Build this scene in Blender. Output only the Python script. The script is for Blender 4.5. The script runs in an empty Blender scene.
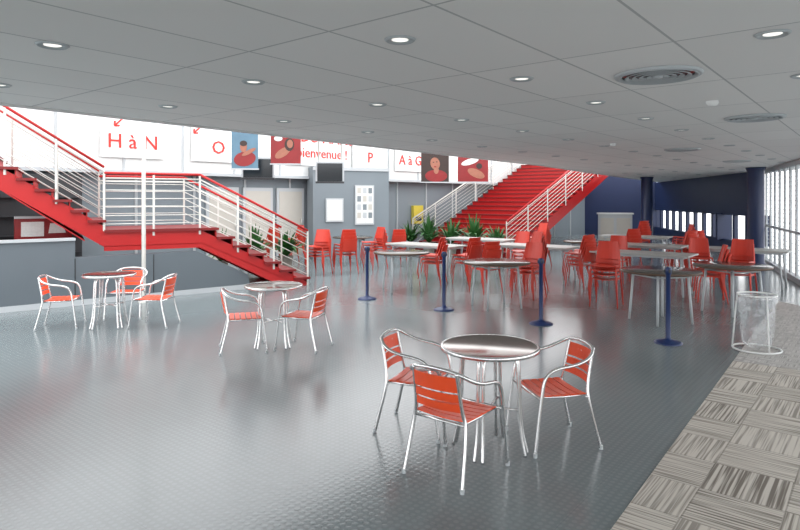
import bpy, bmesh, math, random
from mathutils import Vector, Matrix
random.seed(4)
S=bpy.context.scene
COL=S.collection
# ------------------------------------------------------------ materials
def mat(name,col,rough=0.5,metal=0.0,noise=0.0,nscale=8,bump=0.0,alpha=1,emit=0):
    m=bpy.data.materials.new(name); m.use_nodes=True
    nt=m.node_tree; b=nt.nodes['Principled BSDF']
    b.inputs['Base Color'].default_value=(*col,1); b.inputs['Roughness'].default_value=rough
    b.inputs['Metallic'].default_value=metal; b.inputs['Alpha'].default_value=alpha
    if emit: 
        b.inputs['Emission Color'].default_value=(*col,1); b.inputs['Emission Strength'].default_value=emit
    if noise or bump:
        tc=nt.nodes.new('ShaderNodeTexCoord'); n=nt.nodes.new('ShaderNodeTexNoise')
        n.inputs['Scale'].default_value=nscale; n.inputs['Detail'].default_value=4
        nt.links.new(tc.outputs['Object'],n.inputs['Vector'])
        if noise:
            r=nt.nodes.new('ShaderNodeMapRange'); r.inputs['To Min'].default_value=1-noise; r.inputs['To Max'].default_value=1+noise
            nt.links.new(n.outputs['Fac'],r.inputs['Value'])
            mx=nt.nodes.new('ShaderNodeVectorMath'); mx.operation='SCALE'; mx.inputs[0].default_value=col
            nt.links.new(r.outputs['Result'],mx.inputs['Scale']); nt.links.new(mx.outputs[0],b.inputs['Base Color'])
        if bump:
            bp=nt.nodes.new('ShaderNodeBump'); bp.inputs['Strength'].default_value=bump; bp.inputs['Distance'].default_value=0.01
            nt.links.new(n.outputs['Fac'],bp.inputs['Height']); nt.links.new(bp.outputs[0],b.inputs['Normal'])
    return m
ALU=mat('brushed_aluminium',(.74,.74,.74),.22,.95,.08,30)
ORG=mat('orange_red_slats',(.88,.088,.022),.35,0,.06,10)
RED=mat('stair_red_paint',(.47,.008,.009),.42,0,.1,3)
REDD=mat('stair_dark_red',(.19,.005,.006),.5,0,.1,3)
CRED=mat('red_plastic',(.58,.040,.020),.4,0,.06,6)
STEEL=mat('railing_steel',(.66,.66,.62),.35,.25,.05,10)
WHITE=mat('white_panel',(.82,.83,.82),.5,0,.03,2)
WHITEB=mat('white_text',(.9,.9,.9),.5)
TXT=mat('red_lettering',(.75,.03,.02),.5)
GREYW=mat('grey_blue_wall',(.20,.235,.26),.6,0,.06,1.5)
GREYL=mat('light_grey_paint',(.5,.53,.55),.5,0,.04,2)
LOWW=mat('low_wall_grey',(.125,.15,.17),.4,0,.07,1.2)
NAVY=mat('navy_paint',(.010,.022,.075),.45,0,.1,2)
BLUE=mat('stanchion_blue',(.010,.028,.11),.35,0,.05,10)
DARK=mat('dark_grey',(.03,.032,.036),.5,0,.1,4)
BLACK=mat('screen_black',(.012,.016,.02),.12,0,.05,4)
TOPD=mat('table_top_dark',(.10,.09,.08),.16,.2,.15,20)
TOPA=mat('bistro_table_top',(.24,.205,.18),.10,.75,.25,90)
TOPW=mat('table_top_light',(.42,.42,.40),.35,0,.05,8)
BRN=mat('table_edge_brown',(.09,.05,.03),.5,0,.1,9)
GREEN=mat('plant_leaf',(.03,.12,.025),.5,0,.4,12)
POT=mat('plant_pot',(.35,.32,.28),.7,0,.1,8)
YEL=mat('yellow_panel',(.6,.48,.06),.5,0,.05,5)
PAPER=mat('paper_white',(.75,.76,.74),.7,0,.15,25)
CREAM=mat('cream_panel',(.55,.53,.48),.5,0,.06,3)
CEILW=mat('fascia_white',(.62,.62,.62),.7,0,.03,3)
LAMP=mat('lamp_glow',(1,.97,.9),.4,emit=1.0)
GROUND=mat('pale_concrete',(.8,.8,.78),.9,0,.1,1)
SKIN=mat('print_skin',(.35,.13,.08),.4,0,.3,9)
HAIR=mat('print_hair',(.03,.012,.008),.4,0,.3,9)
PRED=mat('print_red',(.25,.008,.01),.4,0,.3,5)
PBLU=mat('print_blue',(.10,.20,.28),.4,0,.3,4)
# clear plastic bag
BAG=bpy.data.materials.new('clear_plastic'); BAG.use_nodes=True
_n=BAG.node_tree; _n.nodes.clear()
o=_n.nodes.new('ShaderNodeOutputMaterial'); mx=_n.nodes.new('ShaderNodeMixShader'); t=_n.nodes.new('ShaderNodeBsdfTransparent'); g=_n.nodes.new('ShaderNodeBsdfPrincipled')
g.inputs['Base Color'].default_value=(.75,.78,.8,1); g.inputs['Roughness'].default_value=.2
nz=_n.nodes.new('ShaderNodeTexNoise'); nz.inputs['Scale'].default_value=5; bp=_n.nodes.new('ShaderNodeBump'); bp.inputs['Distance'].default_value=.03
_n.links.new(nz.outputs['Fac'],bp.inputs['Height']); _n.links.new(bp.outputs[0],g.inputs['Normal'])
mr=_n.nodes.new('ShaderNodeMapRange'); mr.inputs['From Min'].default_value=.35; mr.inputs['From Max'].default_value=.7; mr.inputs['To Min'].default_value=.10; mr.inputs['To Max'].default_value=.5
_n.links.new(nz.outputs['Fac'],mr.inputs['Value']); _n.links.new(mr.outputs[0],mx.inputs[0])
_n.links.new(t.outputs[0],mx.inputs[1]); _n.links.new(g.outputs[0],mx.inputs[2]); _n.links.new(mx.outputs[0],o.inputs[0])

ANG=math.radians(39)   # building axis: a=(sin,cos)
A=Vector((math.sin(ANG),math.cos(ANG),0)); B=Vector((math.cos(ANG),-math.sin(ANG),0))

def nodes_of(m):
    nt=m.node_tree
    def N(t,**k):
        n=nt.nodes.new(t)
        for a,b in k.items(): setattr(n,a,b)
        return n
    def L(a,b): nt.links.new(a,b)
    def M(op,a,b=None,c=None):
        n=N('ShaderNodeMath',operation=op)
        for i,x in enumerate((a,b,c)):
            if x is None: continue
            if isinstance(x,(int,float)): n.inputs[i].default_value=x
            else: L(x,n.inputs[i])
        return n.outputs[0]
    return nt,N,L,M
def grid_coords(N,L):
    tc=N('ShaderNodeTexCoord'); mp=N('ShaderNodeMapping'); mp.inputs['Rotation'].default_value=(0,0,ANG)
    L(tc.outputs['Object'],mp.inputs['Vector']); sp=N('ShaderNodeSeparateXYZ'); L(mp.outputs[0],sp.inputs[0])
    return mp.outputs[0],sp.outputs[0],sp.outputs[1]
def mixcol(N,L,f,a,b):
    n=N('ShaderNodeMix',data_type='RGBA')
    if isinstance(f,(int,float)): n.inputs[0].default_value=f
    else: L(f,n.inputs[0])
    for i,x in ((6,a),(7,b)):
        if isinstance(x,tuple): n.inputs[i].default_value=(*x,1)
        else: L(x,n.inputs[i])
    return n.outputs[2]
# ceiling tiles
CEIL=mat('ceiling_tiles',(.6,.6,.6),.85)
nt,N,L,M=nodes_of(CEIL); b=nt.nodes['Principled BSDF']
vec,gx,gy=grid_coords(N,L)
def line(M,c,p,w): 
    f=M('FRACT',M('ADD',M('DIVIDE',c,p),100.37)); return M('LESS_THAN',f,w/p)
l1=line(M,gx,.65,.014); l2=line(M,gy,1.3,.014); ln=M('MAXIMUM',l1,l2)
wn=N('ShaderNodeTexWhiteNoise',noise_dimensions='2D'); cb=N('ShaderNodeCombineXYZ')
L(M('FLOOR',M('ADD',M('DIVIDE',gx,.65),100.37)),cb.inputs[0]); L(M('FLOOR',M('ADD',M('DIVIDE',gy,1.3),100.37)),cb.inputs[1]); L(cb.outputs[0],wn.inputs['Vector'])
base=mixcol(N,L,wn.outputs[0],(.84,.825,.81),(.88,.865,.85))
L(mixcol(N,L,ln,base,(.52,.52,.52)),b.inputs['Base Color'])
# floor
FLOOR=mat('studded_rubber_floor',(.2,.23,.24),.28)
nt,N,L,M=nodes_of(FLOOR); b=nt.nodes['Principled BSDF']
vec,gx,gy=grid_coords(N,L)
vo=N('ShaderNodeTexVoronoi'); vo.inputs['Randomness'].default_value=0; vo.inputs['Scale'].default_value=22; L(vec,vo.inputs['Vector'])
dot=N('ShaderNodeMapRange'); dot.inputs['From Min'].default_value=.28; dot.inputs['From Max'].default_value=.38; dot.inputs['To Min'].default_value=1; dot.inputs['To Max'].default_value=0
L(vo.outputs['Distance'],dot.inputs['Value'])
nz=N('ShaderNodeTexNoise'); nz.inputs['Scale'].default_value=.7; nz.inputs['Detail'].default_value=5; L(vec,nz.inputs['Vector'])
c1=mixcol(N,L,nz.outputs['Fac'],(.150,.182,.190),(.20,.232,.238))
c2=mixcol(N,L,M('MULTIPLY',dot.outputs[0],.30),c1,(.26,.30,.31))
ln=M('MAXIMUM',line(M,gx,1.0,.006),line(M,gy,1.0,.006))
L(mixcol(N,L,M('MULTIPLY',ln,.25),c2,(.1,.11,.12)),b.inputs['Base Color'])
bp=N('ShaderNodeBump'); bp.inputs['Strength'].default_value=.16; bp.inputs['Distance'].default_value=.002
L(dot.outputs[0],bp.inputs['Height']); L(bp.outputs[0],b.inputs['Normal'])
b.inputs['IOR'].default_value=1.62
rr=N('ShaderNodeMapRange'); rr.inputs['To Min'].default_value=.13; rr.inputs['To Max'].default_value=.23; L(nz.outputs['Fac'],rr.inputs['Value']); L(rr.outputs[0],b.inputs['Roughness'])
# carpets
def carpet(name,ca,cb_,size,st,tone=.3):
    m=mat(name,(.4,.4,.4),.95); nt,N,L,M=nodes_of(m); b=nt.nodes['Principled BSDF']
    vec,gx,gy=grid_coords(N,L)
    px=M('FLOOR',M('ADD',M('DIVIDE',gx,size),100)); py=M('FLOOR',M('ADD',M('DIVIDE',gy,size),100))
    par=M('MODULO',M('ADD',px,py),2)
    def streak(sx,sy):
        mp=N('ShaderNodeMapping'); mp.inputs['Scale'].default_value=(sx,sy,1); L(vec,mp.inputs['Vector'])
        n=N('ShaderNodeTexNoise'); n.inputs['Scale'].default_value=1; n.inputs['Detail'].default_value=2; L(mp.outputs[0],n.inputs['Vector']); return n.outputs['Fac']
    s=M('ADD',M('MULTIPLY',streak(st,1.3),par),M('MULTIPLY',streak(1.3,st),M('SUBTRACT',1,par)))
    r=N('ShaderNodeMapRange'); r.inputs['From Min'].default_value=.40; r.inputs['From Max'].default_value=.56; L(s,r.inputs['Value'])
    c=mixcol(N,L,r.outputs[0],ca,cb_)
    w_=N('ShaderNodeTexWhiteNoise',noise_dimensions='2D'); cb=N('ShaderNodeCombineXYZ'); L(px,cb.inputs[0]); L(py,cb.inputs[1]); L(cb.outputs[0],w_.inputs['Vector'])
    c=mixcol(N,L,M('MULTIPLY',w_.outputs[0],tone),c,tuple(x*1.1 for x in cb_))
    ed=M('MAXIMUM',M('LESS_THAN',M('FRACT',M('ADD',M('DIVIDE',gx,size),100)),.02),M('LESS_THAN',M('FRACT',M('ADD',M('DIVIDE',gy,size),100)),.02))
    c=mixcol(N,L,M('MULTIPLY',ed,.5),c,tuple(x*.8 for x in ca))
    L(c,b.inputs['Base Color'])
    return m
CARP=carpet('parquet_carpet_tiles',(.19,.165,.14),(.60,.56,.50),.44,62)
CARP2=carpet('grey_fleck_carpet',(.30,.29,.275),(.52,.50,.48),.12,60)
# ------------------------------------------------------------ mesh builder
def chaikin(p,it=2,closed=False):
    p=[Vector(q) for q in p]
    for _ in range(it):
        o=[] if closed else [p[0]]
        n=len(p)
        for i in range(n if closed else n-1):
            a,b=p[i],p[(i+1)%n]; o+= [a*.75+b*.25,a*.25+b*.75]
        if not closed: o.append(p[-1])
        p=o
    return p
class MB:
    def __init__(s): s.v=[];s.f=[];s.m=[];s.s=[];s.mats=[]
    def mi(s,m):
        if m not in s.mats: s.mats.append(m)
        return s.mats.index(m)
    def add(s,v,f,m,sm=False):
        o=len(s.v); k=s.mi(m); s.v+=[tuple(q) for q in v]
        for q in f: s.f.append([i+o for i in q]); s.m.append(k); s.s.append(sm)
    def box(s,c,d,m,rz=0):
        M=Matrix.Rotation(rz,3,'Z'); c=Vector(c)
        v=[c+M@Vector((x*d[0]/2,y*d[1]/2,z*d[2]/2)) for x in(-1,1) for y in(-1,1) for z in(-1,1)]
        s.add(v,[(0,1,3,2),(4,6,7,5),(0,4,5,1),(2,3,7,6),(0,2,6,4),(1,5,7,3)],m)
    def ext(s,pts,vec,m):
        n=len(pts); vec=Vector(vec); p=[Vector(q) for q in pts]
        s.add(p+[q+vec for q in p],[list(range(n)),list(range(2*n-1,n-1,-1))]+[(i,(i+1)%n,(i+1)%n+n,i+n) for i in range(n)],m)
    def beam(s,a,b,w,h,m):
        a=Vector(a);b=Vector(b);d=(b-a).normalized(); up=Vector((0,0,1)) if abs(d.z)<.95 else Vector((0,1,0))
        x=d.cross(up).normalized()*w/2; y=x.cross(d).normalized()*h/2
        s.ext([a-x-y,a+x-y,a+x+y,a-x+y],b-a,m)
    def tube(s,path,r,m,n=8,closed=False):
        p=[Vector(q) for q in path]; N=len(p); v=[];f=[]; u=None
        for i in range(N):
            if closed: t=(p[(i+1)%N]-p[i-1]).normalized()
            else: t=(p[min(i+1,N-1)]-p[max(i-1,0)]).normalized()
            if u is None: u=t.orthogonal().normalized()
            u=(u-t*u.dot(t)).normalized(); w=t.cross(u)
            for k in range(n):
                a=2*math.pi*k/n; v.append(p[i]+r*(math.cos(a)*u+math.sin(a)*w))
        for i in range(N if closed else N-1):
            for k in range(n): f.append((i*n+k,i*n+(k+1)%n,((i+1)%N)*n+(k+1)%n,((i+1)%N)*n+k))
        if not closed: f.append(list(range(n))[::-1]); f.append([(N-1)*n+k for k in range(n)])
        s.add(v,f,m,True)
    def lathe(s,prof,c,m,n=24,cap=True):
        c=Vector(c); v=[];f=[]
        for r,z in prof:
            for k in range(n):
                a=2*math.pi*k/n; v.append(c+Vector((r*math.cos(a),r*math.sin(a),z)))
        for i in range(len(prof)-1):
            for k in range(n): f.append((i*n+k,i*n+(k+1)%n,(i+1)*n+(k+1)%n,(i+1)*n+k))
        s.add(v,f,m,True)
        if cap:
            for i in (0,len(prof)-1):
                if prof[i][0]>1e-3: s.add(v[i*n:(i+1)*n],[list(range(n))],m)
    def text(s,txt,size,org,right,m,ext=.004,align='CENTER',up=(0,0,1)):
        cu=bpy.data.curves.new('t','FONT'); cu.body=txt; cu.size=size; cu.extrude=ext; cu.align_x=align; cu.align_y='CENTER'; cu.resolution_u=2
        ob=bpy.data.objects.new('t',cu); COL.objects.link(ob); dg=bpy.context.evaluated_depsgraph_get(); dg.update()
        me=bpy.data.meshes.new_from_object(ob.evaluated_get(dg))
        R=Vector(right).normalized(); U=Vector(up); Nn=R.cross(U); O=Vector(org)
        s.add([O+R*q.co.x+U*q.co.y+Nn*q.co.z for q in me.vertices],[list(p.vertices) for p in me.polygons],m)
        bpy.data.objects.remove(ob); bpy.data.curves.remove(cu); bpy.data.meshes.remove(me)
    def mesh(s,name):
        me=bpy.data.meshes.new(name); me.from_pydata(s.v,[],s.f)
        for m in s.mats: me.materials.append(m)
        for p,k,q in zip(me.polygons,s.m,s.s): p.material_index=k; p.use_smooth=q
        bm=bmesh.new(); bm.from_mesh(me); bmesh.ops.recalc_face_normals(bm,faces=bm.faces); bm.to_mesh(me); bm.free()
        return me
    def obj(s,name,loc=(0,0,0),rz=0):
        return place(s.mesh(name),name,loc,rz)
def place(me,name,loc,rz=0,sc=1):
    o=bpy.data.objects.new(name,me); o.location=loc; o.rotation_euler=(0,0,rz); o.scale=(sc,sc,sc); COL.objects.link(o); return o
def face(dx,dy): return math.atan2(-dx,dy)   # rotation so local +Y points to (dx,dy)
H=1.75; CZ=2.6
# ------------------------------------------------------------ shell
b=MB(); b.ext([(-16,-6,-.1),(20,-6,-.1),(20,45,-.1),(-16,45,-.1)],(0,0,.1),FLOOR); b.obj('floor')
b=MB(); b.ext([(-120,-120,-.3),(120,-120,-.3),(120,120,-.3),(-120,120,-.3)],(0,0,.1),GROUND); b.obj('ground')
edge=[(-9.45,-2.8),(-3.5,5.26),(3.4,14.6),(8.3,22.4),(14,31)]
b=MB(); poly=[(-9.45,-6)]+edge+[(14.5,31),(11.2,17),(8.7,11.4),(6.2,6.9),(4.1,3.3),(2.4,-.3),(1.5,-6)]
b.ext([(x,y,CZ) for x,y in poly],(0,0,.3),CEIL)
for p,q in zip(edge,edge[1:]):
    b.beam((p[0],p[1],CZ+.12),(q[0],q[1],CZ+.12),.05,.28,CEILW)
b.obj('ceiling')
# carpets (right of line along A)
c0=Vector((1.12,3.18,0)); cd=Vector((.60,.80,0))
def P(t,o=0): return c0+cd*t+Vector((.8,-.6,0))*o
b=MB(); b.ext([P(-5)+Vector((0,0,.001)),P(4.15),P(4.15,1.1),P(-1,1.1),P(-5,1.0)],(0,0,.008),CARP); b.obj('carpet_tiles')
b=MB(); b.ext([P(4.16),P(9.0),P(8.6,.4),P(4.16,1.1)],(0,0,.008),CARP2); b.obj('carpet_runner')
# facade (glazed, curved)
F=[(10.4,17.2),(7.95,11.6),(5.6,7.2),(3.5,3.5),(1.9,0),(1.1,-5)]
b=MB()
for p,q in zip(F,F[1:]):
    p=Vector((*p,0)); q=Vector((*q,0)); Ln=(q-p).length; d=(q-p)/Ln; o=Vector((-d.y,d.x,0))
    if o.x<0:o=-o
    z=Vector((0,0,1))
    b.beam(p+z*.06,q+z*.06,.14,.12,GREYL); b.beam(p+z*2.54,q+z*2.54,.1,.1,GREYL); b.beam(p+z*1.05,q+z*1.05,.06,.05,GREYL)
    n=round(Ln/.7)
    for i in range(n): b.beam(p+d*(Ln*i/n),p+d*(Ln*i/n)+z*2.6,.045,.045,GREYL)
    for k in range(22): b.beam(p+z*(.2+.11*k)+o*.12,q+z*(.2+.11*k)+o*.12,.03,.010,GREYL)
b.obj('window_1')
# navy right wall with low windows; far run is an added dark backdrop
b=MB()
W=[Vector((10.5,17.4,0)),Vector((12.6,29.5,0)),Vector((7.2,31.5,0))]
for k,(p,q) in enumerate(zip(W,W[1:])):
    z=Vector((0,0,1))
    if k==0:
        b.beam(p+z*.22,q+z*.22,.15,.44,NAVY); b.beam(p+z*1.93,q+z*1.93,.15,1.34,NAVY)
        n=12
        for i in range(n+1):
            c=p.lerp(q,i/n); b.beam(c+z*.4,c+z*1.3,.5 if i in(0,3,12) else .12,.12,NAVY)
    else:
        b.beam(p+z*2.1,q+z*2.1,.15,4.2,NAVY)  # navy here paints in the shade of the void beneath the stair
b.obj('wall_right')
# back wall
wd=Vector((.707,.707,0)); wn=Vector((.707,-.707,0)); w0=Vector((-1.17,20,0))
def WP(t,o=0,z=0): return w0+wd*t+wn*o+Vector((0,0,z))
b=MB()
b.ext([WP(-20),WP(17),WP(17,-.2),WP(-20,-.2)],(0,0,2.4),GREYW)
for t in [x*1.5-18 for x in range(22)]:
    b.beam(WP(t,.02,.02),WP(t,.02,2.38),.05,.05,GREYL)
b.obj('wall_back')
b=MB()
b.ext([WP(-20,.3,2.4),WP(17,.3,2.4),WP(17,-.2,2.4),WP(-20,-.2,2.4)],(0,0,1.7),WHITE)
for i in range(26):
    t=-19.5+i*1.45; b.beam(WP(t,.32,2.42),WP(t,.32,4.1),.05,.04,GREYL)
b.beam(WP(-20,.33,2.42),WP(17,.33,2.42),.06,.08,GREYL); b.beam(WP(-20,.33,4.1),WP(17,.33,4.1),.06,.08,GREYL)
b.obj('wall_upper')
# low wall
l0=Vector((-6.19,9.29,0)); ld=Vector((2.82,2.25,0)).normalized()
def LX(x): return (x+6.19)/ld.x
b=MB()
prof=[(-4,0),(LX(-2.95),0),(LX(-3.0),.28),(LX(-3.8),.80),(LX(-5.38),.80),(LX(-5.38),1.08),(-4,1.08)]
lnrm=Vector((-ld.y,ld.x,0))
b.ext([l0+ld*t+Vector((0,0,z)) for t,z in prof],lnrm*.12,LOWW)
b.beam(l0+ld*-4+lnrm*.06+Vector((0,0,1.1)),l0+ld*LX(-5.38)+lnrm*.06+Vector((0,0,1.1)),.2,.04,GREYL)
for x in (-7.4,-6.3,-5.38,-4.4): b.beam(l0+ld*LX(x)-lnrm*.003+Vector((0,0,.1)),l0+ld*LX(x)-lnrm*.003+Vector((0,0,.78)),.012,.012,DARK)
b.obj('wall_left')
b=MB(); b.ext([l0+ld*-4-lnrm*.015,l0+ld*LX(-3.0)-lnrm*.015,l0+ld*LX(-3.0),l0+ld*-4],(0,0,.09),GREYL); b.obj('baseboard_left')
# ------------------------------------------------------------ stairs
def railing(b,p0,p1,hh=1.0,nb=5,posts=3,red=True,ends=(1,1)):
    p0=Vector(p0);p1=Vector(p1);z=Vector((0,0,1))
    b.tube([p0+z*hh,p1+z*hh],.024,RED if red else STEEL,8)
    b.tube([p0+z*(hh-.09),p1+z*(hh-.09)],.014,STEEL,6)
    for i in range(nb): 
        h=.1+(hh-.25)*i/(nb-1); b.tube([p0+z*h,p1+z*h],.009,STEEL,6)
    for i in range(posts):
        if (i==0 and not ends[0]) or (i==posts-1 and not ends[1]): continue
        c=p0.lerp(p1,i/(posts-1)); b.beam(c-z*.12,c+z*hh,.035,.02,STEEL)
def flight(b,p0,u,w,n,tread,rise,depth=.34,tm=REDD,closed=True,over=.08):
    p0=Vector(p0);u=Vector(u).normalized();w=Vector(w);wn_=w.normalized();z=Vector((0,0,1))
    for i in range(n):
        c=p0+u*(tread*i)+z*(rise*(i+1))
        b.ext([c-wn_*over-u*.03,c+w+wn_*over-u*.03,c+w+wn_*over+u*tread,c-wn_*over+u*tread],z*-.045,tm)
        if closed: b.ext([c,c+w,c+w+u*.02,c+u*.02],z*-rise,RED)
    Ln=tread*n; R=rise*n
    for k in (0,1):
        q=p0+w*k-wn_*(.05*k)
        a0=q+z*(rise*.35); a1=q+u*Ln+z*(R-.03)
        pts=[a0,a1,a1-z*depth]
        if p0.z<.05:
            tt=(depth-rise*.35)/((R-.03-rise*.35)/Ln); pts+= [Vector((q.x,q.y,0))+u*tt,Vector((q.x,q.y,0))]
        else: pts+=[a0-z*depth]
        b.ext(pts,wn_*.05,RED)
    b.ext([p0+u*.3+z*(.06+(.0 if p0.z<.05 else -.25)),p0+w+u*.3+z*(.06+(.0 if p0.z<.05 else -.25)),p0+w+u*Ln+z*(R-.28),p0+u*Ln+z*(R-.28)],z*.02,RED)
su=Vector((-.872,-.49,0)); sw=Vector((-.49,.872,0))*1.7
b=MB()
foot=Vector((-1.9,12.35,0)); n1=7; tr=.306; ri=.175
flight(b,foot,su,sw,n1,tr,ri)
l1=foot+su*(tr*n1)+Vector((0,0,ri*n1))
l2=l1+su*1.62
swn=sw.normalized(); z=Vector((0,0,1))
b.ext([l1-swn*.05,l1+sw+swn*.05,l2+sw+swn*.05,l2-swn*.05],z*-.05,REDD)
b.ext([l1,l2,l2-z*.37,l1-z*.37],swn*.05,RED); b.ext([l1+sw,l2+sw,l2+sw-z*.37,l1+sw-z*.37],swn*-.05,RED)
b.ext([l1-z*.3,l1+sw-z*.3,l2+sw-z*.3,l2-z*.3],z*.02,RED)
n2=14; tr2=.26; ri2=.178
flight(b,l2,su,sw,n2,tr2,ri2,depth=.36)
l3=l2+su*(tr2*n2)+z*(ri2*n2)
for k in (0,1):
    o=sw*k
    railing(b,foot+o+z*.12,l1+o,1.0,6,4); railing(b,l1+o,l2+o,1.0,6,3,True,(0,0)); railing(b,l2+o+z*.1,l3+o,1.0,6,6)
b.obj('red_staircase')
b=MB(); b.lathe([(.035,0),(.035,4.6)],(0,0,0),STEEL,14); b.lathe([(.09,0),(.09,.015),(.04,.03)],(0,0,0),STEEL,16); b.obj('steel_post',(-4.40,10.30,0))
# right wide staircase
ru=Vector((.7,.714,0)).normalized(); rbl=Vector((.45,20.95,0)); rw=Vector((.714,-.7,0))*3.9
b=MB()
flight(b,rbl,ru,rw,21,.34,.155,depth=.42,tm=REDD,over=.0)
Lr=ru*7.14+z*3.255
for k in (0,1):
    o=rw*k
    railing(b,rbl+o+z*.1,rbl+o+Lr,1.0,7,7,red=(k==1))
e=rbl+Lr
b.ext([e,e+rw,e+rw+ru*2.5,e+ru*2.5],z*-.3,RED)
b.obj('red_staircase')
# ------------------------------------------------------------ wall signs
def arrow(b,c,dx,dz,s):
    c=Vector(c); d=(wd*dx+Vector((0,0,dz))).normalized(); p=(wd*-dz+Vector((0,0,dx))).normalized()
    b.beam(c-d*s,c+d*s,.03,.03,TXT); b.beam(c+d*s,c+d*s*.3+p*s*.6,.03,.03,TXT); b.beam(c+d*s,c+d*s*.3-p*s*.6,.03,.03,TXT)
for t,tx,ar in ((-7.7,'H à N',(-.35,.32)),(-5.5,'O',(-.6,.3)),(-.1,'P',(.55,.3)),(1.8,'A à G',(.0,.42))):
    b=MB(); b.ext([WP(t-.75,.352,2.75),WP(t+.75,.352,2.75),WP(t+.75,.352,3.75),WP(t-.75,.352,3.75)],wn*.02,WHITE)
    b.text(tx,.48,WP(t,.38,3.12),wd,TXT,.012); arrow(b,WP(t+ar[0],.385,3.25+ar[1]),-1 if ar[0]<0 else 1,-1 if ar[0]<0 else .6,.12)
    b.obj('direction_sign')
b=MB(); b.ext([WP(-3.4,.352,2.78),WP(-.95,.352,2.78),WP(-.95,.352,3.95),WP(-3.4,.352,3.95)],wn*.02,WHITE)
b.text('LE DU MANS',.46,WP(-2.15,.38,3.62),wd,TXT,.012); b.text('bienvenue !',.42,WP(-2.05,.38,3.15),wd,TXT,.012); b.obj('welcome_banner')
# central grey pillar wall with notices
b=MB(); b.ext([(-2.55,17.6,0),(-.35,18.6,0),(-.6,19.1,0),(-2.8,18.1,0)],(0,0,2.73),GREYW)
b.beam((-2.55,17.58,2.68),(-.35,18.58,2.68),.04,.1,GREYL); b.obj('wall_pier')
dd=Vector((2.2,1.0,0)).normalized(); dn=Vector((dd.y,-dd.x,0)); pb=Vector((-2.55,17.6,0))
def board(b,t,z0,z1,w):
    c=pb+dd*t+dn*.02; b.ext([c-dd*w/2+z*z0,c+dd*w/2+z*z0,c+dd*w/2+z*z1,c-dd*w/2+z*z1],dn*.03,GREYL)
    b.ext([c-dd*(w/2-.04)+z*(z0+.04)+dn*.03,c+dd*(w/2-.04)+z*(z0+.04)+dn*.03,c+dd*(w/2-.04)+z*(z1-.04)+dn*.03,c-dd*(w/2-.04)+z*(z1-.04)+dn*.03],dn*.005,PAPER)
b=MB(); board(b,.65,1.1,1.8,.55); b.obj('notice_board')
b=MB(); board(b,1.6,1.0,2.2,.62)
for i in range(3):
    for j in range(4):
        c=pb+dd*(1.42+.18*i)+dn*.056+z*(1.2+.25*j); b.ext([c-dd*.06,c+dd*.06,c+dd*.06+z*.17,c-dd*.06+z*.17],dn*.003,[CREAM,GREYL,GREYW][(i+j)%3])
b.obj('notice_board')
for t in (-5.2,-4.1,-3.0):
    b=MB(); b.ext([WP(t-.48,.01,0),WP(t+.48,.01,0),WP(t+.48,.01,2.1),WP(t-.48,.01,2.1)],wn*.05,GREYL)
    b.ext([WP(t-.4,.06,.1),WP(t+.4,.06,.1),WP(t+.4,.06,2.0),WP(t-.4,.06,2.0)],wn*.01,CREAM)
    b.tube([WP(t+.34,.12,.95),WP(t+.34,.12,1.2)],.015,STEEL,6); b.obj('door_%d'%(round((t+5.2)/1.1)+1))
b=MB(); b.ext([WP(2.2,.03,.9),WP(2.7,.03,.9),WP(2.7,.03,1.55),WP(2.2,.03,1.55)],wn*.12,YEL)
b.ext([WP(2.3,.15,1.0),WP(2.6,.15,1.0),WP(2.6,.15,1.15),WP(2.3,.15,1.15)],wn*.01,DARK); b.obj('yellow_wall_cabinet')
# bar at left
b=MB()
b.ext([WP(-8.9,.05,0),WP(-14,.05,0),WP(-14,.6,0),WP(-8.9,.6,0)],(0,0,2.3),DARK)
for k in range(4):
    b.ext([WP(-8.95,.6,.6+.4*k),WP(-13.9,.6,.6+.4*k),WP(-13.9,.75,.6+.4*k),WP(-8.95,.75,.6+.4*k)],(0,0,.02),DARK)
b.obj('bar_back_cabinet')
b=MB(); c=Vector((-6.75,10.5,0)); b.ext([c,c+ld*.9,c+ld*.9+z*1.42,c+z*1.42],lnrm*.05,PRED)
b.ext([c+ld*.1+z*1.1-lnrm*.01,c+ld*.45+z*1.1-lnrm*.01,c+ld*.45+z*1.36-lnrm*.01,c+ld*.1+z*1.36-lnrm*.01],lnrm*.01,PAPER)
b.ext([c+ld*.52+z*1.15-lnrm*.01,c+ld*.8+z*1.15-lnrm*.01,c+ld*.75+z*1.33-lnrm*.01,c+ld*.55+z*1.33-lnrm*.01],lnrm*.01,PAPER)
b.beam(c+z*1.44,c+ld*.9+z*1.44,.07,.04,GREYL); b.obj('advert_board')
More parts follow.
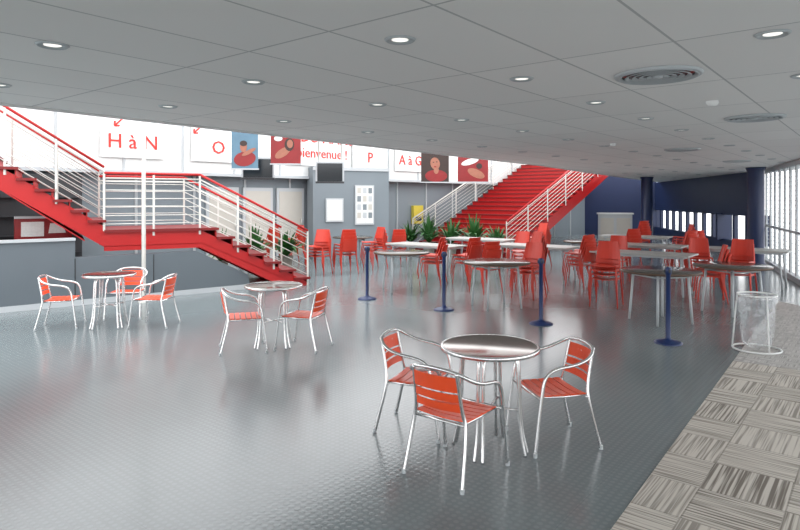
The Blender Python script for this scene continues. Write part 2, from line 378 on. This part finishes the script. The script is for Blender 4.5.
# ------------------------------------------------------------ hanging posters, tv
def blob(b,cx,cz,rx,rz_,y,m,n=18,tilt=0):
    pts=[]
    for k in range(n):
        a=2*math.pi*k/n; x=rx*math.cos(a); zz=rz_*math.sin(a)
        pts.append((cx+x*math.cos(tilt)-zz*math.sin(tilt),y,cz+x*math.sin(tilt)+zz*math.cos(tilt)))
    b.ext(pts,(0,-.003,0),m)
def hanging(name,X,Y,z0,z1,w,bgm,ang=0,kind=None):
    b=MB(); hw=w/2; h=z1-z0; tv=kind=='tv'
    b.box((0,0,h/2),(w,.03 if not tv else .35,h),bgm if not tv else GREYL)
    if tv: 
        b.box((0,-.18,h/2),(w*.88,.02,h*.84),BLACK); b.box((0,-.178,.015),(w,.03,.05),DARK); b.box((0,.25,h/2),(w*.7,.2,h*.7),DARK)
    else:
        for zz in (0,h): b.box((0,0,zz),(w+.03,.05,.03),GREYL)
        y=-.016
        if kind=='woman':
            blob(b,.06*w,h*.60,.26*w,.26*h,y,HAIR); blob(b,.04*w,h*.20,.40*w,.19*h,y-.001,PRED); blob(b,.04*w,h*.38,.09*w,.12*h,y-.004,SKIN)
            blob(b,.0,h*.58,.17*w,.19*h,y-.007,SKIN,tilt=.2); blob(b,-.06*w,h*.62,.03*w,.015*h,y-.011,HAIR); blob(b,.06*w,h*.63,.03*w,.015*h,y-.011,HAIR); blob(b,.0,h*.48,.05*w,.02*h,y-.011,PRED)
        elif kind=='hand':
            blob(b,-.1*w,h*.35,.3*w,.12*h,y,SKIN,tilt=.6); blob(b,.12*w,h*.6,.16*w,.2*h,y-.003,HAIR); blob(b,.14*w,h*.62,.1*w,.13*h,y-.006,SKIN); blob(b,-.25*w,h*.78,.14*w,.08*h,y,PAPER)
        elif kind=='swim':
            blob(b,0,h*.25,.42*w,.18*h,y,PRED,tilt=.2); blob(b,-.05*w,h*.55,.13*w,.14*h,y-.003,SKIN); blob(b,-.05*w,h*.63,.14*w,.07*h,y-.006,HAIR); blob(b,.15*w,h*.42,.3*w,.05*h,y-.006,SKIN,tilt=.5)
        else:
            blob(b,-.1*w,h*.7,.3*w,.1*h,y,PAPER,tilt=.3); blob(b,.1*w,h*.3,.3*w,.14*h,y,SKIN,tilt=-.4); blob(b,.2*w,h*.55,.1*w,.1*h,y-.003,HAIR)
    for sx in (-1,1): b.tube([(sx*hw*.8,0,h),(sx*hw*.8,0,4.9-z0)],.008 if not tv else .02,STEEL,6)
    b.obj(name,(X,Y,z0),ang)
hanging('hanging_poster',-3.36,13.0,2.42,3.30,.56,PBLU,.12,'swim')
hanging('hanging_poster',-2.55,13.4,2.55,3.28,.66,PRED,.12,'hand')
hanging('hanging_tv',-3.45,14.6,2.25,2.78,.78,None,.2,'tv')
hanging('hanging_tv',-1.75,15.0,2.17,2.70,.70,None,.1,'tv')
hanging('hanging_poster',1.05,18,2.28,3.25,.84,HAIR,.1,'woman')
hanging('hanging_poster',2.25,18.5,2.30,3.2,.95,PRED,.1,'other')
# ------------------------------------------------------------ columns
for X,Y,r in ((9.05,22.0,.2),(9.25,15.6,.2)):
    b=MB(); b.lathe([(r*1.15,0),(r*1.15,.12),(r,.13),(r,2.5),(r*1.2,2.59)],(0,0,0),NAVY,20); b.obj('round_column',(X,Y,0))
b=MB(); b.box((0,0,.6),(1.25,.6,1.2),GREYL); b.box((0,0,1.22),(1.35,.7,.05),WHITE); b.box((-.3,-.31,.6),(.5,.02,.9),CREAM); b.box((.3,-.31,.6),(.5,.02,.9),CREAM); b.obj('reception_counter',(8.45,23.6,0),-.3)
# ------------------------------------------------------------ ceiling fittings
def inside(x,y):
    c=False; n=len(poly)
    for i in range(n):
        x1,y1=poly[i];x2,y2=poly[(i+1)%n]
        if (y1>y)!=(y2>y) and x<(x2-x1)*(y-y1)/(y2-y1)+x1: c=not c
    return c
b=MB(); b.lathe([(.045,-.003),(.065,-.004),(.072,-.012),(.08,-.006),(.085,-.001)],(0,0,0),GREYL,20,False); b.lathe([(.0,-.002),(.045,-.003)],(0,0,0),LAMP,16,False)
dl=b.mesh('recessed_downlight')
for i in range(-3,20):
    for j in range(-6,7):
        p=Vector((0,3.17,0))+Vector((.85,1.02,0))*i+Vector((1.05,-1.13,0))*j
        ok=all(inside(p.x+dx,p.y+dy) for dx in(-.7,.7) for dy in(-.4,.4))
        if ok and p.y>1 : place(dl,'recessed_downlight',(p.x,p.y,CZ-.001))
for X,Y in ((1.74,4.05),(3.63,6.14),(4.7,10.0),(7.3,13.0)):
    b=MB()
    for k in range(5):
        r=.06+.045*k; b.lathe([(r-.012,-.012),(r,-.020),(r+.013,-.026),(r+.015,-.022),(r,-.014)],(0,0,0),GREYL,32,False)
    b.lathe([(0,-.006),(.26,-.006)],(0,0,0),BLACK,32,False); b.lathe([(.0,-.028),(.03,-.028),(.035,-.01)],(0,0,0),GREYL,24,False); b.lathe([(.245,-.006),(.25,-.024),(.275,-.016),(.28,-.002)],(0,0,0),GREYL,32,False)
    b.obj('air_diffuser',(X,Y,CZ))
for X,Y in ((2.68,5.15),(3.2,9)):
    b=MB(); b.lathe([(.05,-.002),(.05,-.02),(.035,-.04),(.0,-.045)],(0,0,0),WHITE,16,False); b.obj('smoke_detector',(X,Y,CZ))
# ------------------------------------------------------------ bistro chair
b=MB()
half=[(-.275,.27,0),(-.27,.215,.44),(-.268,.185,.60),(-.27,.10,.655),(-.275,-.08,.675),(-.262,-.2,.72),(-.19,-.268,.775),(-.06,-.285,.79)]
path=half+[(-x,y,zz) for x,y,zz in reversed(half)]
b.tube(chaikin(path,2),.0135,ALU,8)
for sx in (-1,1):
    b.tube(chaikin([(sx*.245,-.30,0),(sx*.22,-.2,.40),(sx*.19,-.215,.5),(sx*.18,-.27,.78)],2),.0135,ALU,8)
    b.tube([(sx*.2,.22,.425),(sx*.2,0,.415),(sx*.2,-.205,.42)],.011,ALU,8)
    for lx,ly in ((sx*.275,.27),(sx*.245,-.30)): b.lathe([(.016,0),(.016,.03)],(lx,ly,0),GREYL,8)
b.tube([(-.27,.215,.43),(.27,.215,.43)],.011,ALU,8); b.tube([(-.22,-.2,.405),(.22,-.2,.405)],.011,ALU,8)
def slat(b,c0,c1,c2,c3,th,m,bow,seg=8):
    v=[];f=[]; c=[Vector(q) for q in (c0,c1,c2,c3)]; bow=Vector(bow); nrm=(c[1]-c[0]).cross(c[3]-c[0]).normalized()*th
    for i in range(seg+1):
        t=i/seg; k=4*t*(1-t); lo=c[0].lerp(c[1],t)+bow*k; hi=c[3].lerp(c[2],t)+bow*k
        v+=[lo,hi,hi+nrm,lo+nrm]
    for i in range(seg):
        o=4*i
        for q in range(4): f.append((o+q,o+(q+1)%4,o+4+(q+1)%4,o+4+q))
    f+=[(0,1,2,3),tuple(4*seg+q for q in (3,2,1,0))]
    b.add(v,f,m)
for k in range(6):
    y0=-.185+.07*k; zz=.43
    slat(b,(-.215,y0,zz),(.215,y0,zz),(.215,y0+.058,zz),(-.215,y0+.058,zz),.008,ORG,(0,0,-.012))
def yb(zz): return -.215-(zz-.5)*.2
for z0,z1 in ((.50,.555),(.57,.625),(.64,.745)):
    slat(b,(-.19,yb(z0)-.0,z0),(.19,yb(z0),z0),(.182,yb(z1),z1),(-.182,yb(z1),z1),.008,ORG,(0,-.03,0))
# lettering laid along the curved slat, letter by letter
word='Coca-Cola'; xs=[-.105,-.078,-.053,-.030,-.006,.022,.050,.070,.092]
for chh,xx in zip(word,xs):
    tt=(xx+.19)/.38; yy=yb(.69)-.03*4*tt*(1-tt)-.0035; sl=-.03*4*(1-2*tt)/.38
    b.text(chh,.05,(xx,yy,.69),(1,sl,0),WHITEB,.001)
ch=b.mesh('bistro_chair')
chairs=[(.365,3.92,.62,.78),(.14,4.64,.93,-.36),(1.10,4.37,-.97,-.22),
 (-1.83,7.05,.93,.28),(-1.15,7.15,-.93,.30),
 (-4.68,8.3,.95,.25),(-3.43,8.38,-.95,.05),(-4.08,8.98,.12,-1)]
for x,y,dx,dy in chairs: place(ch,'bistro_chair',(x,y,0),face(dx,dy),.9)
# bistro table
b=MB()
b.lathe([(0,.728),(.325,.728),(.33,.729)],(0,0,0),TOPA,40,False)
b.lathe([(.328,.729),(.34,.731),(.347,.725),(.347,.705),(.335,.70),(.0,.70)],(0,0,0),ALU,40,False)
for k in range(4):
    a=math.pi/4+k*math.pi/2; c,s_=math.cos(a),math.sin(a)
    for o in (-.018,.018):
        pts=[(c*.02-s_*o,s_*.02+c*o,.685),(c*.17-s_*o,s_*.17+c*o,.685),(c*.205-s_*o,s_*.205+c*o,.64),(c*.215-s_*o,s_*.215+c*o,.2),(c*.26-s_*o*1.6,s_*.26+c*o*1.6,.0)]
        b.tube(chaikin(pts,2),.012,ALU,8)
    b.tube([(c*.21,s_*.21,.3),(0,0,.3)],.008,ALU,6)
bt=b.mesh('bistro_table')
for x,y,r in ((.63,4.22,.35),(-1.52,7.22,.1),(-4.02,8.3,.2)): place(bt,'bistro_table',(x,y,0),r)
# big round tables
b=MB()
b.lathe([(0,.745),(.54,.745),(.545,.74)],(0,0,0),TOPD,40,False); b.lathe([(.545,.74),(.55,.735),(.55,.715),(.54,.71),(0,.71)],(0,0,0),BRN,40,False)
for k in range(4):
    a=math.pi/4+k*math.pi/2; c,s_=math.cos(a),math.sin(a)
    b.tube([(c*.36,s_*.36,.71),(c*.42,s_*.42,0)],.018,GREYL,8)
    a2=a+math.pi/2; b.tube([(c*.37,s_*.37,.66),(math.cos(a2)*.37,math.sin(a2)*.37,.66)],.012,GREYL,6)
rt=b.mesh('round_dining_table')
rts=((3.75,8.65),(1.58,9.85),(.04,11.7),(5.15,9.3),(-1.3,16.5),(4.6,14.8))
for x,y in rts: place(rt,'round_dining_table',(x,y,0),.3)
b=MB(); b.box((0,0,.735),(1.8,.75,.03),TOPW); b.box((0,0,.7),(1.6,.6,.04),GREYL)
for sx in(-1,1):
    for sy in(-1,1): b.tube([(sx*.75,sy*.28,.7),(sx*.8,sy*.31,0)],.018,GREYL,8)
lt=b.mesh('folding_table')
lts=((4.65,11.5,-.68),(5.5,13.6,-.68),(.6,13.6,-.68),(3.0,13.3,-.68),(7.0,12.4,-.68),(6.6,16.8,-.6),(2.1,15.6,-.68))
for x,y,r in lts: place(lt,'folding_table',(x,y,0),r)
def stack(n):
    b=MB()
    for i in range(n):
        o=Vector((0,.028*i,.075*i)); q=lambda x,y,zz:(x+o.x,y+o.y,zz+o.z)
        for sx in (-1,1):
            b.tube(chaikin([q(sx*.22,.21,0 if i==0 else .05),q(sx*.2,.17,.43),q(sx*.19,.1,.45),q(sx*.19,-.17,.44)],1),.011,CRED,6)
            b.tube(chaikin([q(sx*.22,-.25,0 if i==0 else .05),q(sx*.19,-.18,.44),q(sx*.18,-.22,.6),q(sx*.16,-.28,.82)],1),.011,CRED,6)
        slat(b,q(-.2,-.19,.45),q(.2,-.19,.45),q(.2,.2,.46),q(-.2,.2,.46),.012,CRED,(0,0,-.02),6)
        slat(b,q(-.19,-.2,.54),q(.19,-.2,.54),q(.165,-.28,.83),q(-.165,-.28,.83),.012,CRED,(0,-.04,0),6)
    return b.mesh('chair_stack')
st={n:stack(n) for n in (1,3,4,5)}
stacks=[(3.42,9.95,4,2.6),(3.65,12.1,4,.6),(2.3,10.75,3,2.4),(2.55,11.7,5,1.9),(1.62,11.4,3,.5),(.68,12.5,3,1.2),(-.64,15.3,4,2.2),(-.1,16.0,3,.4),
 (-1.88,14.0,4,2.8),(-1.30,14.4,4,.5),(-3.5,16.0,4,1),(-2.9,16.5,4,2.2),(6.25,13.4,4,.5),(5.95,10.5,4,2.4),(5.2,10.5,3,1.2),(5.6,14.7,4,.3),(4.6,12.8,3,2.5),(6.7,14.4,3,1.5),(7.5,15.4,3,.2),(4.1,13.6,3,1.0),(2.9,14.6,3,2.5),(1.4,12.5,3,.7),(6.0,12.0,3,2.8),(3.7,16.0,5,2.0),(7.2,18.0,5,.4),(8.2,17.3,4,1.4)]
def push(x,y):
    for _ in range(6):
        for tx,ty in rts:
            d=Vector((x-tx,y-ty)); 
            if d.length<.92: d=d.normalized()*.93; x,y=tx+d.x,ty+d.y
        for tx,ty,r in lts:
            R=Matrix.Rotation(-r,2); l=R@Vector((x-tx,y-ty))
            if abs(l.x)<1.25 and abs(l.y)<.74:
                if 1.25-abs(l.x)<.74-abs(l.y): l.x=math.copysign(1.26,l.x)
                else: l.y=math.copysign(.75,l.y)
                l=R.inverted()@l; x,y=tx+l.x,ty+l.y
    return x,y
for x,y,n,r in stacks:
    x,y=push(x,y); place(st[n],'chair_stack',(x,y,0),r)
# ------------------------------------------------------------ stanchions
b=MB(); b.lathe([(.165,0),(.165,.012),(.14,.025),(.07,.04),(.035,.06),(.028,.08),(.028,.84),(.038,.85),(.038,.91),(.03,.925),(0,.93)],(0,0,0),BLUE,24)
for a in range(4): b.box((.04*math.cos(a*math.pi/2),.04*math.sin(a*math.pi/2),.88),(.018,.018,.04),DARK,a*math.pi/2)
sm=b.mesh('barrier_stanchion')
for x,y in ((-.58,10.6),(.70,9.55),(1.99,8.47),(3.28,7.34)): place(sm,'barrier_stanchion',(x,y,0))
# ------------------------------------------------------------ bag holder
b=MB()
def ring(r,zz,rr,m): b.tube([(r*math.cos(k*math.pi/12),r*math.sin(k*math.pi/12),zz) for k in range(24)],rr,m,6,True)
ring(.20,.64,.011,WHITE); ring(.25,.012,.011,WHITE); ring(.19,.61,.007,ALU)
for k in range(3):
    a=k*2.094+.5; b.tube([(.2*math.cos(a),.2*math.sin(a),.64),(.25*math.cos(a),.25*math.sin(a),.01)],.009,WHITE,6)
v=[];f=[];n=28
for i,(r,zz) in enumerate([(.215,.56),(.205,.65),(.19,.62),(.18,.45),(.175,.25),(.15,.08),(.08,.03)]):
    for k in range(n):
        a=2*math.pi*k/n; rr=r*(1+(.05*math.sin(5*a+i)+.03*math.sin(9*a+2*i))*(1 if i>2 else .2)); v.append((rr*math.cos(a),rr*math.sin(a),zz))
for i in range(6):
    for k in range(n): f.append((i*n+k,i*n+(k+1)%n,(i+1)*n+(k+1)%n,(i+1)*n+k))
f.append([6*n+k for k in range(n)]); b.add(v,f,BAG,True)
b.obj('bin_bag_holder',(4.15,6.98,.01))
# ------------------------------------------------------------ plants
def plant():
    b=MB(); b.lathe([(.13,0),(.18,.3),(.19,.3),(.17,.28),(.0,.27)],(0,0,0),POT,16)
    for i in range(80):
        a=random.random()*6.28; L_=.35+.4*random.random(); sp=.15+.8*random.random(); w=.04
        pts=[Vector((math.cos(a)*sp*L_*t*1.2,math.sin(a)*sp*L_*t*1.2,.27+L_*(t*1.3-t*t*sp*1.1))) for t in (0,.33,.66,1)]
        s_=Vector((-math.sin(a),math.cos(a),0))
        v=[]
        for p,ww in zip(pts,(.5,1,.8,.1)): v+=[p-s_*w*ww,p+s_*w*ww]
        b.add(v,[(0,1,3,2),(2,3,5,4),(4,5,7,6)],GREEN)
    return b.mesh('potted_plant')
pm=[plant(),plant()]
for i,(x,y,sc) in enumerate(((.95,19.7,1.25),(1.6,19.0,1.25),(2.25,18.3,1.25),(.35,20.1,1.1),(-3.6,14.8,1.1),(-2.9,15.2,1.1),(-4.3,14.4,1),(2.85,17.6,1.1))): place(pm[i%2],'potted_plant',(x,y,0),i*1.3,sc)
# ------------------------------------------------------------ lights, world, camera
w=bpy.data.worlds.new('sky'); S.world=w; w.use_nodes=True
bg=w.node_tree.nodes['Background']; bg.inputs[0].default_value=(.975,.985,1,1); bg.inputs[1].default_value=3.15
cam=bpy.data.cameras.new('camera'); cam.lens=27; cam.sensor_width=36; cam.shift_y=-65/800; cam.clip_start=.05; cam.clip_end=500
co=bpy.data.objects.new('camera',cam); co.location=(0,0,H); co.rotation_euler=(math.radians(90),0,0); COL.objects.link(co); S.camera=co
S.view_settings.view_transform='Standard'
